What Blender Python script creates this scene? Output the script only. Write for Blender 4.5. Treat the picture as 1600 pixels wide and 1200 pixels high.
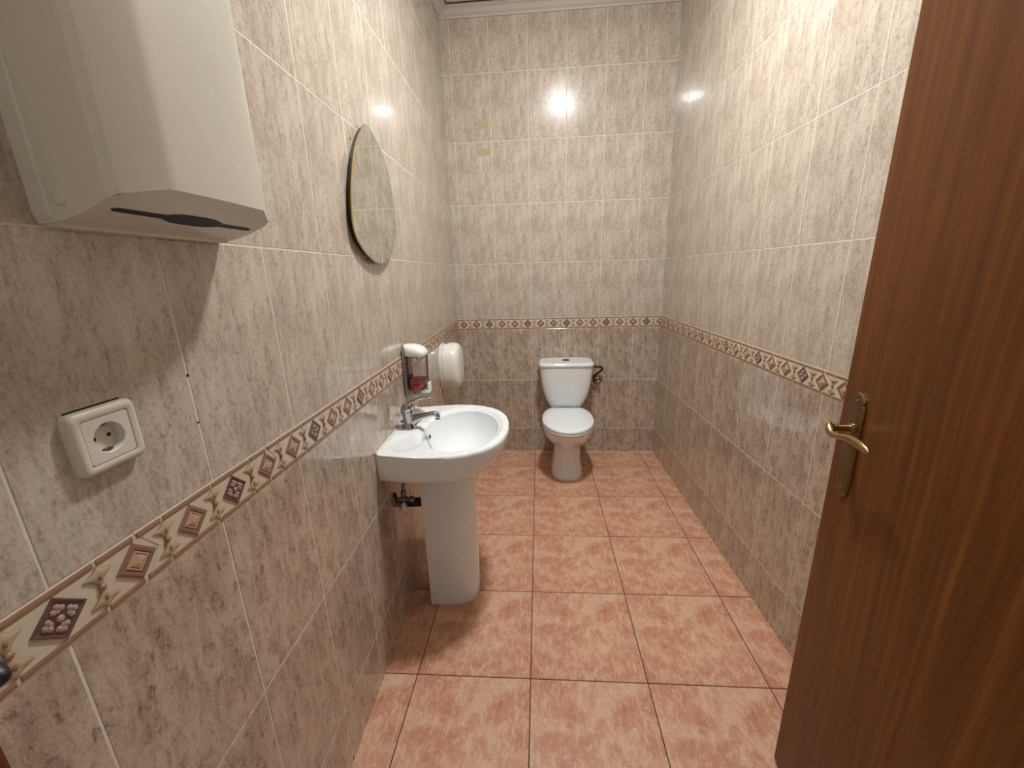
import bpy, math, random
from mathutils import Vector, Matrix

random.seed(7)
S = bpy.context.scene
for o in list(bpy.data.objects):
    bpy.data.objects.remove(o)
COL = S.collection
R = math.radians

# ------------------------------------------------------------------ camera
F_PX = 635.81
cam_d = bpy.data.cameras.new('camera')
cam_d.sensor_fit = 'HORIZONTAL'
cam_d.sensor_width = 36.0
cam_d.lens = F_PX * 36.0 / 1600.0
cam_d.clip_start = 0.02
cam = bpy.data.objects.new('camera', cam_d)
COL.objects.link(cam)
pitch, yaw, roll = -0.2668, 0.0806, -0.0292
fw = Vector((-math.sin(yaw) * math.cos(pitch), math.cos(yaw) * math.cos(pitch), math.sin(pitch)))
rt = Vector((math.cos(yaw), math.sin(yaw), 0))
up = rt.cross(fw)
r2 = rt * math.cos(roll) + up * math.sin(roll)
u2 = up * math.cos(roll) - rt * math.sin(roll)
M = Matrix((r2, u2, -fw)).transposed().to_4x4()
M.translation = Vector((0.6478, 0.0083, 1.4009))
cam.matrix_world = M
S.camera = cam

# ------------------------------------------------------------------ world / exposure
wd = bpy.data.worlds.new('world')
S.world = wd
wd.use_nodes = True
wd.node_tree.nodes['Background'].inputs[0].default_value = (1.0, 0.97, 0.92, 1)
wd.node_tree.nodes['Background'].inputs[1].default_value = 0.40
S.view_settings.view_transform = 'Standard'
S.view_settings.look = 'None'
S.view_settings.gamma = 1
S.view_settings.use_curve_mapping = False
S.view_settings.exposure = 0.0
LIGHT_STRENGTH = 390.0
LIGHT_POS = (0.84, 1.56)

# ------------------------------------------------------------------ room numbers
W, D, LWS, RWS = 1.5062, 3.0696, 0.0318, 0.0260   # width, depth, skew of the side walls
TW, TH = 0.25, 0.3962
Z2 = 0.1986
ZB = Z2 + 2 * TH
BH = 0.0787
ZT = ZB + BH
ZCORN = 2.958
ZCEIL = 3.02
YF = 0.117            # face of the wall that holds the door


# ------------------------------------------------------------------ material helpers
def lin(c):
    return tuple(((v / 255) / 12.92 if v / 255 <= 0.04045 else ((v / 255 + 0.055) / 1.055) ** 2.4) for v in c) + (1,)


def new_mat(name):
    m = bpy.data.materials.new(name)
    m.use_nodes = True
    nt = m.node_tree
    return m, nt, nt.nodes['Principled BSDF']


def plain(name, rgb, rough=0.4, metal=0.0, spec=0.5, noise=0.0, nscale=30, coat=0.0, bump=0.0):
    m, nt, b = new_mat(name)
    b.inputs['Roughness'].default_value = rough
    b.inputs['Metallic'].default_value = metal
    b.inputs['Specular IOR Level'].default_value = spec
    b.inputs['Coat Weight'].default_value = coat
    c = lin(rgb)
    tc = nt.nodes.new('ShaderNodeTexCoord')
    n = nt.nodes.new('ShaderNodeTexNoise')
    n.inputs['Scale'].default_value = nscale
    n.inputs['Detail'].default_value = 4
    nt.links.new(tc.outputs['Object'], n.inputs['Vector'])
    mx = nt.nodes.new('ShaderNodeMixRGB')
    mx.inputs[1].default_value = tuple(v * (1 - noise) for v in c[:3]) + (1,)
    mx.inputs[2].default_value = tuple(min(1, v * (1 + noise)) for v in c[:3]) + (1,)
    nt.links.new(n.outputs['Fac'], mx.inputs[0])
    nt.links.new(mx.outputs[0], b.inputs['Base Color'])
    if bump:
        bp = nt.nodes.new('ShaderNodeBump')
        bp.inputs['Strength'].default_value = bump
        bp.inputs['Distance'].default_value = 0.001
        nt.links.new(n.outputs['Fac'], bp.inputs['Height'])
        nt.links.new(bp.outputs[0], b.inputs['Normal'])
    return m


def ramp(nt, fac, stops):
    r = nt.nodes.new('ShaderNodeValToRGB')
    e = r.color_ramp.elements
    while len(e) < len(stops):
        e.new(0.5)
    for i, (p, c) in enumerate(stops):
        e[i].position = p
        e[i].color = c if len(c) == 4 else tuple(c) + (1,)
    nt.links.new(fac, r.inputs[0])
    return r.outputs[0]


def noise_tex(nt, vec, scale, detail=5, rough=0.55, dist=0.0):
    n = nt.nodes.new('ShaderNodeTexNoise')
    n.inputs['Scale'].default_value = scale
    n.inputs['Detail'].default_value = detail
    n.inputs['Roughness'].default_value = rough
    n.inputs['Distortion'].default_value = dist
    nt.links.new(vec, n.inputs['Vector'])
    return n.outputs['Fac']


def mapping(nt, vec, rot=(0, 0, 0), scale=(1, 1, 1), loc=(0, 0, 0)):
    m = nt.nodes.new('ShaderNodeMapping')
    m.inputs['Rotation'].default_value = rot
    m.inputs['Scale'].default_value = scale
    m.inputs['Location'].default_value = loc
    nt.links.new(vec, m.inputs['Vector'])
    return m.outputs[0]


def mix(nt, fac, a, b, mode='MIX'):
    m = nt.nodes.new('ShaderNodeMixRGB')
    m.blend_type = mode
    if isinstance(fac, float):
        m.inputs[0].default_value = fac
    else:
        nt.links.new(fac, m.inputs[0])
    for i, v in ((1, a), (2, b)):
        if isinstance(v, tuple):
            m.inputs[i].default_value = v
        else:
            nt.links.new(v, m.inputs[i])
    return m.outputs[0]


def mult(nt, a, b):
    m = nt.nodes.new('ShaderNodeMath')
    m.operation = 'MULTIPLY'
    for i, v in ((0, a), (1, b)):
        if isinstance(v, (int, float)):
            m.inputs[i].default_value = v
        else:
            nt.links.new(v, m.inputs[i])
    return m.outputs[0]


def wall_tile_mat(name, light, mid, dark, speck, loc, veins, rough):
    """glazed ceramic with the same printed travertine-like streaks on every tile"""
    m, nt, b = new_mat(name)
    tc = nt.nodes.new('ShaderNodeTexCoord')
    o = tc.outputs['Object']
    lean = R(20)
    v1 = mapping(nt, o, (0, lean, 0), (1.0, 1.0, 0.30), loc)
    v2 = mapping(nt, o, (0, lean, 0), (1.0, 1.0, 0.62), loc)
    streak = noise_tex(nt, v1, 34, 10, 0.74, 0.6)
    broad = noise_tex(nt, mapping(nt, o, (0, lean, 0), (1, 1, 0.5), (3 + loc[0], 1, 2)), 9, 4, 0.55, 0.4)
    blotch = noise_tex(nt, v2, 75, 9, 0.80, 0.5)
    grain = noise_tex(nt, v2, 210, 5, 0.75)
    base = ramp(nt, broad, [(0.36, lin(mid)), (0.60, lin(light))])
    st = ramp(nt, streak, [(0.38, (1, 1, 1)), (0.53, (0, 0, 0))])
    base = mix(nt, mult(nt, st, 0.70), base, lin(dark))
    bm_ = ramp(nt, blotch, [(0.38, (1, 1, 1)), (0.50, (0, 0, 0))])
    wide = ramp(nt, streak, [(0.43, (1, 1, 1)), (0.57, (0.10, 0.10, 0.10))])
    base = mix(nt, mult(nt, mult(nt, bm_, wide), veins), base, lin(speck))
    hi = ramp(nt, streak, [(0.55, (0, 0, 0)), (0.66, (1, 1, 1))])
    base = mix(nt, mult(nt, hi, 0.45), base, tuple(min(1, v * 1.18) for v in lin(light)[:3]) + (1,))
    g = ramp(nt, grain, [(0.34, (0.80, 0.79, 0.78)), (0.56, (1.06, 1.06, 1.06))])
    base = mix(nt, 1.0, base, g, 'MULTIPLY')
    oi = nt.nodes.new('ShaderNodeObjectInfo')
    tone = ramp(nt, oi.outputs['Random'], [(0, (0.965, 0.965, 0.965)), (1, (1.02, 1.015, 1.01))])
    base = mix(nt, 1.0, base, tone, 'MULTIPLY')
    nt.links.new(base, b.inputs['Base Color'])
    b.inputs['Roughness'].default_value = 0.20
    b.inputs['Specular IOR Level'].default_value = 0.20
    b.inputs['Coat Weight'].default_value = 0.85
    b.inputs['Coat Roughness'].default_value = rough
    bp = nt.nodes.new('ShaderNodeBump')
    bp.inputs['Strength'].default_value = 0.05
    bp.inputs['Distance'].default_value = 0.001
    nt.links.new(broad, bp.inputs['Height'])
    nt.links.new(bp.outputs[0], b.inputs['Normal'])
    return m


def floor_tile_mat():
    m, nt, b = new_mat('floor_tile_terracotta')
    tc = nt.nodes.new('ShaderNodeTexCoord')
    o = tc.outputs['Object']
    big = noise_tex(nt, mapping(nt, o, (0, 0, R(25)), (1, 1.3, 1), (4.1, 2.2, 0)), 6.5, 9, 0.66, 0.6)
    med = noise_tex(nt, mapping(nt, o, (0, 0, R(-28)), (1.5, 0.75, 1), (1.3, 7.2, 0)), 24, 10, 0.78, 0.5)
    strk = noise_tex(nt, mapping(nt, o, (0, 0, R(-12)), (2.2, 0.6, 1), (8.3, 1.2, 0)), 40, 6, 0.7, 0.4)
    fine = noise_tex(nt, o, 130, 7, 0.78)
    base = ramp(nt, big, [(0.36, lin((184, 122, 96))), (0.47, lin((196, 142, 114))), (0.55, lin((203, 156, 127))), (0.66, lin((210, 174, 144)))])
    cm = ramp(nt, med, [(0.49, (0, 0, 0)), (0.59, (1, 1, 1))])
    base = mix(nt, mult(nt, cm, 0.50), base, lin((222, 194, 160)))
    dm = ramp(nt, med, [(0.33, (1, 1, 1)), (0.46, (0, 0, 0))])
    base = mix(nt, mult(nt, dm, 0.42), base, lin((170, 108, 82)))
    sm = ramp(nt, strk, [(0.54, (0, 0, 0)), (0.66, (1, 1, 1))])
    base = mix(nt, mult(nt, sm, 0.40), base, lin((226, 204, 172)))
    sp = ramp(nt, fine, [(0.32, (1, 1, 1)), (0.44, (0, 0, 0))])
    base = mix(nt, mult(nt, sp, 0.40), base, lin((140, 92, 72)))
    nt.links.new(base, b.inputs['Base Color'])
    b.inputs['Roughness'].default_value = 0.38
    b.inputs['Specular IOR Level'].default_value = 0.35
    bp = nt.nodes.new('ShaderNodeBump')
    bp.inputs['Strength'].default_value = 0.25
    bp.inputs['Distance'].default_value = 0.001
    nt.links.new(med, bp.inputs['Height'])
    nt.links.new(bp.outputs[0], b.inputs['Normal'])
    return m


def wood_mat():
    m, nt, b = new_mat('dark_veneer')
    tc = nt.nodes.new('ShaderNodeTexCoord')
    o = tc.outputs['Object']
    warp = noise_tex(nt, mapping(nt, o, (0, 0, 0), (1, 1, 0.4)), 1.6, 2, 0.5)
    # faint cathedral figure plus fine pores running up the leaf
    addv = nt.nodes.new('ShaderNodeVectorMath')
    addv.operation = 'MULTIPLY_ADD'
    nt.links.new(warp, addv.inputs[0])
    addv.inputs[1].default_value = (0.10, 0.0, 0.0)
    nt.links.new(o, addv.inputs[2])
    v = addv.outputs[0]
    bands = noise_tex(nt, mapping(nt, v, (0, R(3), 0), (1, 1, 0.035)), 48, 6, 0.62, 0.1)
    pores = noise_tex(nt, mapping(nt, v, (0, R(3), 0), (1, 1, 0.02)), 220, 5, 0.7)
    base = ramp(nt, bands, [(0.30, lin((82, 44, 12))), (0.50, lin((102, 56, 16))), (0.70, lin((124, 72, 24)))])
    pm = ramp(nt, pores, [(0.30, (1, 1, 1)), (0.55, (0, 0, 0))])
    base = mix(nt, mult(nt, pm, 0.40), base, lin((62, 33, 13)))
    nt.links.new(base, b.inputs['Base Color'])
    b.inputs['Roughness'].default_value = 0.45
    b.inputs['Specular IOR Level'].default_value = 0.22
    bp = nt.nodes.new('ShaderNodeBump')
    bp.inputs['Strength'].default_value = 0.06
    bp.inputs['Distance'].default_value = 0.001
    nt.links.new(pores, bp.inputs['Height'])
    nt.links.new(bp.outputs[0], b.inputs['Normal'])
    return m


MAT = {
    'tile_up': wall_tile_mat('wall_tile_light', (202, 192, 176), (191, 178, 162), (172, 156, 140), (132, 112, 96), (0, 0, 0), 0.66, 0.03),
    'tile_low': wall_tile_mat('wall_tile_brown', (194, 178, 159), (176, 159, 140), (146, 127, 110), (88, 72, 60), (5, 2, 1), 0.90, 0.05),
    'floor_tile': floor_tile_mat(),
    'grout': plain('wall_grout', (220, 212, 197), 0.8, noise=0.06),
    'floor_grout': plain('floor_grout', (74, 46, 36), 0.9, noise=0.2),
    'cream': plain('border_cream_glaze', (206, 194, 172), 0.22, noise=0.12, nscale=60),
    'rail': plain('border_brown_glaze', (150, 116, 92), 0.36, noise=0.15, nscale=80),
    'diamond': plain('border_mauve_glaze', (140, 104, 90), 0.25, noise=0.12, nscale=90),
    'diamond_in': plain('border_rose_glaze', (186, 154, 128), 0.25, noise=0.12, nscale=90),
    'flower_d': plain('border_dark_mauve_glaze', (100, 76, 70), 0.3, noise=0.15, nscale=90),
    'flower_p': plain('border_petal_glaze', (176, 148, 136), 0.25, noise=0.15, nscale=90),
    'tan': plain('border_tan_glaze', (178, 159, 131), 0.28, noise=0.15, nscale=90),
    'ceramic': plain('white_porcelain', (232, 236, 236), 0.08, noise=0.01, coat=0.3),
    'seat': plain('white_seat_plastic', (236, 240, 242), 0.18, noise=0.01),
    'plastic': plain('white_plastic', (230, 232, 222), 0.25, noise=0.015),
    'cream_plastic': plain('aged_cream_plastic', (208, 205, 189), 0.24, noise=0.03),
    'grey_plastic': plain('grey_plastic', (120, 118, 114), 0.4, noise=0.05),
    'black': plain('black_void', (10, 9, 8), 0.6, noise=0.1),
    'rubber': plain('black_rubber', (16, 15, 14), 0.45, noise=0.1),
    'socket_frame': plain('socket_frame_ivory', (210, 203, 186), 0.35, noise=0.02),
    'socket_plate': plain('socket_insert_ivory', (214, 209, 196), 0.35, noise=0.02),
    'chrome': plain('chrome', (176, 177, 180), 0.07, 1.0, noise=0.02),
    'steel_dark': plain('dull_steel', (120, 116, 110), 0.25, 1.0, noise=0.1),
    'brass': plain('antique_brass', (172, 148, 104), 0.28, 1.0, noise=0.25, nscale=60),
    'brass_dark': plain('tarnished_brass', (128, 106, 70), 0.36, 1.0, noise=0.30, nscale=45),
    'gold': plain('gold_edge', (196, 160, 90), 0.25, 1.0, noise=0.05),
    'wood': wood_mat(),
    'white_paint': plain('white_cornice_paint', (204, 199, 191), 0.6, noise=0.02),
    'panel': plain('ceiling_panel', (222, 217, 208), 0.85, noise=0.07, nscale=120, bump=0.3),
    'plaster': plain('off_white_plaster', (214, 208, 196), 0.8, noise=0.03),
    'residue': plain('yellow_adhesive', (174, 162, 124), 0.5, noise=0.15, nscale=120),
    'silicone': plain('old_sealant', (226, 222, 210), 0.5, noise=0.08, nscale=80),
    'red_soap': plain('red_soap', (222, 46, 62), 0.15, noise=0.1),
    'foam': plain('pink_foam', (214, 120, 132), 0.4, noise=0.1, nscale=80),
    'mirror_back': plain('gap_shade_backing', (24, 21, 18), 0.5, noise=0.1),
}


def mirror_mat():
    m, nt, b = new_mat('mirror_glass')
    b.inputs['Base Color'].default_value = (0.80, 0.83, 0.80, 1)
    b.inputs['Metallic'].default_value = 1
    b.inputs['Roughness'].default_value = 0.015
    return m


def smoke_mat():
    m, nt, b = new_mat('smoked_clear_plastic')
    nt.nodes.remove(b)
    g = nt.nodes.new('ShaderNodeBsdfGlossy')
    g.inputs['Roughness'].default_value = 0.05
    t = nt.nodes.new('ShaderNodeBsdfTransparent')
    t.inputs['Color'].default_value = (0.88, 0.85, 0.92, 1)
    fr = nt.nodes.new('ShaderNodeFresnel')
    fr.inputs['IOR'].default_value = 1.45
    mx = nt.nodes.new('ShaderNodeMixShader')
    nt.links.new(fr.outputs[0], mx.inputs[0])
    nt.links.new(t.outputs[0], mx.inputs[1])
    nt.links.new(g.outputs[0], mx.inputs[2])
    nt.links.new(mx.outputs[0], nt.nodes['Material Output'].inputs[0])
    return m


def lamp_mat():
    m, nt, b = new_mat('lit_diffuser')
    b.inputs['Base Color'].default_value = (0.9, 0.9, 0.9, 1)
    b.inputs['Emission Color'].default_value = (0.97, 0.985, 1.0, 1)
    b.inputs['Emission Strength'].default_value = LIGHT_STRENGTH
    return m


MAT['mirror'] = mirror_mat()
MAT['smoke'] = smoke_mat()
MAT['lamp'] = lamp_mat()


# ------------------------------------------------------------------ mesh helpers
class MB:
    def __init__(self):
        self.v, self.f, self.m = [], [], []

    def add(self, verts, faces, mi=0):
        b = len(self.v)
        self.v += [tuple(p) for p in verts]
        self.f += [tuple(b + i for i in f) for f in faces]
        self.m += [mi] * len(faces)
        return self

    def box(self, a, b, mi=0):
        x0, y0, z0 = a
        x1, y1, z1 = b
        v = [(x0, y0, z0), (x1, y0, z0), (x1, y1, z0), (x0, y1, z0), (x0, y0, z1), (x1, y0, z1), (x1, y1, z1), (x0, y1, z1)]
        return self.add(v, [(0, 3, 2, 1), (4, 5, 6, 7), (0, 1, 5, 4), (1, 2, 6, 5), (2, 3, 7, 6), (3, 0, 4, 7)], mi)

    def loft(self, rings, cap0=True, cap1=True, mi=0):
        n = len(rings[0])
        v = [p for r in rings for p in r]
        f = []
        for k in range(len(rings) - 1):
            for i in range(n):
                j = (i + 1) % n
                f.append((k * n + i, k * n + j, (k + 1) * n + j, (k + 1) * n + i))
        if cap0:
            f.append(tuple(range(n - 1, -1, -1)))
        if cap1:
            b = (len(rings) - 1) * n
            f.append(tuple(b + i for i in range(n)))
        return self.add(v, f, mi)

    def tube(self, path, rad, n=14, flat=1.0, mi=0, ref=(0, 0, 1)):
        """sweep a round or flattened section along a path; rad is a number or list"""
        P = [Vector(p) for p in path]
        rad = rad if isinstance(rad, (list, tuple)) else [rad] * len(P)
        rings = []
        ref = Vector(ref)
        for i, p in enumerate(P):
            t = (P[min(i + 1, len(P) - 1)] - P[max(i - 1, 0)]).normalized()
            a = t.cross(ref)
            if a.length < 1e-3:
                a = t.cross(Vector((1, 0, 0)))
            a.normalize()
            b = a.cross(t).normalized()
            r = rad[i]
            ra, rb = r if isinstance(r, tuple) else (r, r * flat)
            rings.append([p + a * (ra * math.cos(2 * math.pi * k / n)) + b * (rb * math.sin(2 * math.pi * k / n)) for k in range(n)])
        return self.loft(rings, mi=mi)

    def cyl(self, p0, p1, r, n=20, mi=0, bevel=0.0):
        p0, p1 = Vector(p0), Vector(p1)
        if bevel:
            t = (p1 - p0).normalized()
            path = [p0, p0 + t * bevel * 0.01, p1 - t * bevel, p1 - t * bevel * 0.3, p1]
            rr = [r, r, r, r - bevel * 0.35, r - bevel]
            return self.tube(path, rr, n, mi=mi)
        return self.tube([p0, p1], r, n, mi=mi)

    def sphere(self, c, r, nu=12, nv=7, mi=0):
        rx, ry, rz = r if isinstance(r, tuple) else (r, r, r)
        rings = []
        for k in range(nv + 1):
            ph = -math.pi / 2 + math.pi * k / nv
            cr = max(math.cos(ph), 1e-3)
            rings.append([(c[0] + rx * cr * math.cos(2 * math.pi * i / nu), c[1] + ry * cr * math.sin(2 * math.pi * i / nu), c[2] + rz * math.sin(ph)) for i in range(nu)])
        return self.loft(rings, mi=mi)

    def mesh(self, name, mats, smooth=None):
        me = bpy.data.meshes.new(name)
        me.from_pydata(self.v, [], self.f)
        for m in (mats if isinstance(mats, (list, tuple)) else [mats]):
            me.materials.append(MAT[m])
        me.polygons.foreach_set('material_index', self.m)
        me.validate()
        fix_normals(me)
        if smooth is not None:
            me.polygons.foreach_set('use_smooth', [True] * len(me.polygons))
            me.set_sharp_from_angle(angle=R(smooth))
        me.update()
        return me

    def build(self, name, mats, parent=None, smooth=None, loc=(0, 0, 0), rot=(0, 0, 0)):
        return put(name, self.mesh(name, mats, smooth), parent, loc, rot)


def fix_normals(me):
    import bmesh
    bm = bmesh.new()
    bm.from_mesh(me)
    bmesh.ops.recalc_face_normals(bm, faces=bm.faces)
    bm.to_mesh(me)
    bm.free()


def put(name, me, parent=None, loc=(0, 0, 0), rot=(0, 0, 0)):
    o = bpy.data.objects.new(name, me)
    COL.objects.link(o)
    o.location = loc
    o.rotation_euler = rot
    if parent:
        o.parent = parent
    return o


def thing(name, label, cat, loc=(0, 0, 0), rz=0.0, group=None):
    o = put(name, None, None, loc, (0, 0, rz))
    o.empty_display_size = 0.05
    o['label'] = label
    o['category'] = cat
    if group:
        o['group'] = group
    return o


def struct(o, label, cat):
    o['kind'] = 'structure'
    o['label'] = label
    o['category'] = cat
    return o


def rrect(cx, cy, hx, hy, r, n=5):
    """rounded rectangle outline, counter-clockwise"""
    pts = []
    for (sx, sy, a0) in ((1, 1, 0), (-1, 1, 90), (-1, -1, 180), (1, -1, 270)):
        for k in range(n + 1):
            a = R(a0 + 90 * k / n)
            pts.append((cx + sx * (hx - r) + r * math.cos(a), cy + sy * (hy - r) + r * math.sin(a)))
    return pts


def superell(cx, hx, y0, y1, p, n=48, ymid=None):
    """closed outline; y0 front (small), y1 back; widest at ymid"""
    ym = (y0 + y1) / 2 if ymid is None else ymid
    out = []
    for i in range(n):
        a = 2 * math.pi * i / n
        c, s = math.cos(a), math.sin(a)
        x = math.copysign(abs(c) ** (2 / p), c) * hx
        y = math.copysign(abs(s) ** (2 / p), s)
        out.append((cx + x, ym + y * ((y1 - ym) if y > 0 else (ym - y0))))
    return out


def chaikin(pts, it=3, closed=True):
    for _ in range(it):
        q = []
        n = len(pts)
        for i in range(n if closed else n - 1):
            a, b = pts[i], pts[(i + 1) % n]
            q.append(tuple(a[k] * 0.75 + b[k] * 0.25 for k in range(len(a))))
            q.append(tuple(a[k] * 0.25 + b[k] * 0.75 for k in range(len(a))))
        pts = q
    return pts


# ------------------------------------------------------------------ walls
# wall-local frame: x along the wall (left to right seen from the room), z up, -y into the room
def left_xy(y):
    return LWS * (D - y), y


ANG_L = R(90) + math.atan(LWS)
ANG_R = -R(90) + math.atan(RWS)
wall_spec = {
    'left': ((LWS * D, 0, 0), ANG_L, (YF - 0.02, D + 0.0015)),
    'right': ((W, D, 0), ANG_R, (0.0, D - YF + 0.02)),
    'back': ((0, D, 0), 0.0, (0.0, W)),
}
walls = {}
for side, (loc, ang, (u0, u1)) in wall_spec.items():
    e = 0.10 if side == 'back' else 0.0
    mb = MB().box((u0 - e, 0.0006, -0.05), (u1 + e, 0.12, ZCEIL + 0.06))
    w = mb.build('wall_' + side, 'grout', None, None, loc, (0, 0, ang))
    struct(w, {'left': 'tiled side wall carrying the washbasin and mirror', 'right': 'tiled side wall behind the wooden door',
               'back': 'tiled end wall behind the toilet'}[side], 'wall')
    walls[side] = w

GAP = 0.0026


def tile_mesh(name, a0, a1, b0, b1, mat, bev=0.0012, drop=0.0007):
    """a ceramic tile with eased edges, local x/z in the wall plane, face at y = 0"""
    mb = MB()
    r0 = [(a0, 0.004, b0), (a1, 0.004, b0), (a1, 0.004, b1), (a0, 0.004, b1)]
    r1 = [(p[0], drop, p[2]) for p in r0]
    r2_ = [(a0 + bev, 0, b0 + bev), (a1 - bev, 0, b0 + bev), (a1 - bev, 0, b1 - bev), (a0 + bev, 0, b1 - bev)]
    mb.loft([r0, r1, r2_], cap0=False)
    return mb.mesh(name, mat)


full_tiles = {k: tile_mesh('wall_tile', -TW / 2 + GAP / 2, TW / 2 - GAP / 2, -TH / 2 + GAP / 2, TH / 2 - GAP / 2, k) for k in ('tile_up', 'tile_low')}
rows = [(Z2 - TH, 'tile_low'), (Z2, 'tile_low'), (Z2 + TH, 'tile_low')] + [(ZT + k * TH, 'tile_up') for k in range(5)]
col_origin = {'left': 0.8514 * 1.0005, 'right': D - 1.3422, 'back': 0.0603}


def lay_wall(side):
    loc, ang, (u0, u1) = wall_spec[side]
    w = walls[side]
    c0 = col_origin[side]
    k0 = math.floor((u0 - c0) / TW)
    k1 = math.ceil((u1 - c0) / TW)
    rnd = random.Random(len(side) * 31)
    for k in range(k0, k1):
        ca = c0 + k * TW
        for (rz, mat) in rows:
            a0, a1 = max(ca, u0), min(ca + TW, u1)
            b0, b1 = max(rz, 0.0005), min(rz + TH, ZCORN + 0.015)
            if a1 - a0 < 0.006 or b1 - b0 < 0.006:
                continue
            cx, cz = ca + TW / 2, rz + TH / 2
            rot = (rnd.uniform(-1, 1) * 0.0013, 0, rnd.uniform(-1, 1) * 0.0016)
            if a0 == ca and a1 == ca + TW and b0 == rz and b1 == rz + TH:
                me = full_tiles[mat]
            else:
                g = GAP / 2
                me = tile_mesh('wall_tile', a0 - cx + (g if a0 == ca else 0), a1 - cx - (g if a1 == ca + TW else 0),
                               b0 - cz + (g if b0 == rz else 0), b1 - cz - (g if b1 == rz + TH else 0), mat)
                rot = (rot[0] * 0.3, 0, rot[2] * 0.3)
            put('wall_tile', me, w, (cx, 0, cz), rot)


for s_ in walls:
    lay_wall(s_)

# ------------------------------------------------------------------ relief border
BP = 0.29
DS = BP / 3
HB = BH / 2


def diamond_mesh(kind):
    mb = MB()
    hw, hh = 0.0300, 0.0290

    def ring(s, y):
        return [(0, y, -hh * s), (hw * s, y, 0), (0, y, hh * s), (-hw * s, y, 0)]
    if kind == 'square':
        mb.loft([ring(1.0, 0.0005), ring(0.97, -0.0022), ring(0.84, -0.0030), ring(0.66, -0.0026)], False, False, 0)
        mb.loft([ring(0.66, -0.0026), ring(0.60, -0.0010)], False, False, 2)
        mb.loft([ring(0.60, -0.0010), ring(0.54, -0.0028), ring(0.47, -0.0028), ring(0.43, -0.0014)], False, False, 1)
        mb.loft([ring(0.43, -0.0014), ring(0.34, -0.0034), ring(0.16, -0.0042)], False, True, 1)
        return mb.mesh('diamond', ['diamond', 'diamond_in', 'flower_d'])
    mb.loft([ring(1.0, 0.0005), ring(0.96, -0.0024), ring(0.88, -0.0024), ring(0.82, -0.0008)], False, True, 0)
    for k in range(4):
        a = k * math.pi / 2
        cx, cz = 0.0155 * math.cos(a), 0.0150 * math.sin(a)      # a three-lobed petal in every corner
        ca, sa = math.cos(a), math.sin(a)
        for s in (-1, 0, 1):
            d = 0.004 if s else 0.0
            px, pz = cx - sa * s * 0.0042 - ca * d, cz + ca * s * 0.0042 - sa * d
            mb.sphere((px, -0.0012, pz), (0.0037, 0.0022, 0.0037), 8, 4, 1)
        mb.sphere((cx * 0.60, -0.0010, cz * 0.60), (0.0030, 0.0018, 0.0030), 8, 4, 1)
    mb.sphere((0, -0.0016, 0), (0.0042, 0.0030, 0.0042), 8, 4, 2)
    return mb.mesh('diamond', ['flower_d', 'flower_p', 'diamond_in'], 40)


def bow_mesh():
    mb = MB()
    half = [(0.0028, 0.0025), (0.0045, 0.0080), (0.0095, 0.0140), (0.0185, 0.0200), (0.0120, 0.0215), (0.0070, 0.0235), (0.0030, 0.0270), (0.0, 0.0300)]
    for sg in (1, -1):
        out = half + [(-x, z) for x, z in reversed(half[:-1])]
        out = [(x, z * sg) for x, z in out]
        cz = 0.0165 * sg
        r0 = [(x, 0.0005, z) for x, z in out]
        r1 = [(x, -0.0012, z) for x, z in out]
        r2_ = [(x * 0.72, -0.0026, cz + (z - cz) * 0.76) for x, z in out]
        r3 = [(x * 0.25, -0.0030, cz + (z - cz) * 0.3) for x, z in out]
        mb.loft([r0, r1], False, False, 1)
        r1b = [(x * 0.93, -0.0017, cz + (z - cz) * 0.93) for x, z in out]
        mb.loft([r1, r1b], False, False, 1)
        mb.loft([r1b, r2_, r3], False, True)
        mb.sphere((0, -0.0026, 0.0150 * sg), (0.0030, 0.0016, 0.0048), 8, 4, 1)
    mb.sphere((0, -0.0020, 0), (0.0048, 0.0030, 0.0042), 10, 5, 1)
    return mb.mesh('bow_ornament', ['tan', 'rail'], 45)


DIA = {'square': diamond_mesh('square'), 'flower': diamond_mesh('flower')}
BOW = bow_mesh()


def rail_mesh(a0, a1, sg):
    """one half-round edge rail, broken at every bow"""
    cuts = [a0] + [x for x in (DS * 0.5, DS * 1.5, DS * 2.5) if a0 + 0.004 < x < a1 - 0.004] + [a1]
    mb = MB()
    z = sg * (HB - 0.0056)
    for p, q in zip(cuts[:-1], cuts[1:]):
        x0, x1 = p + 0.0026, q - 0.0026
        prof = [(-0.0046, 0.0004), (-0.0041, -0.0013), (-0.0018, -0.0021), (0.0018, -0.0021), (0.0041, -0.0013), (0.0046, 0.0004)]
        r0 = [(x0, y, z + d) for d, y in prof]
        r1 = [(x1, y, z + d) for d, y in prof]
        mb.loft([r0, r1])
    return mb.mesh('edge_rail', 'rail', 50)


border_cache = {}


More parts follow.
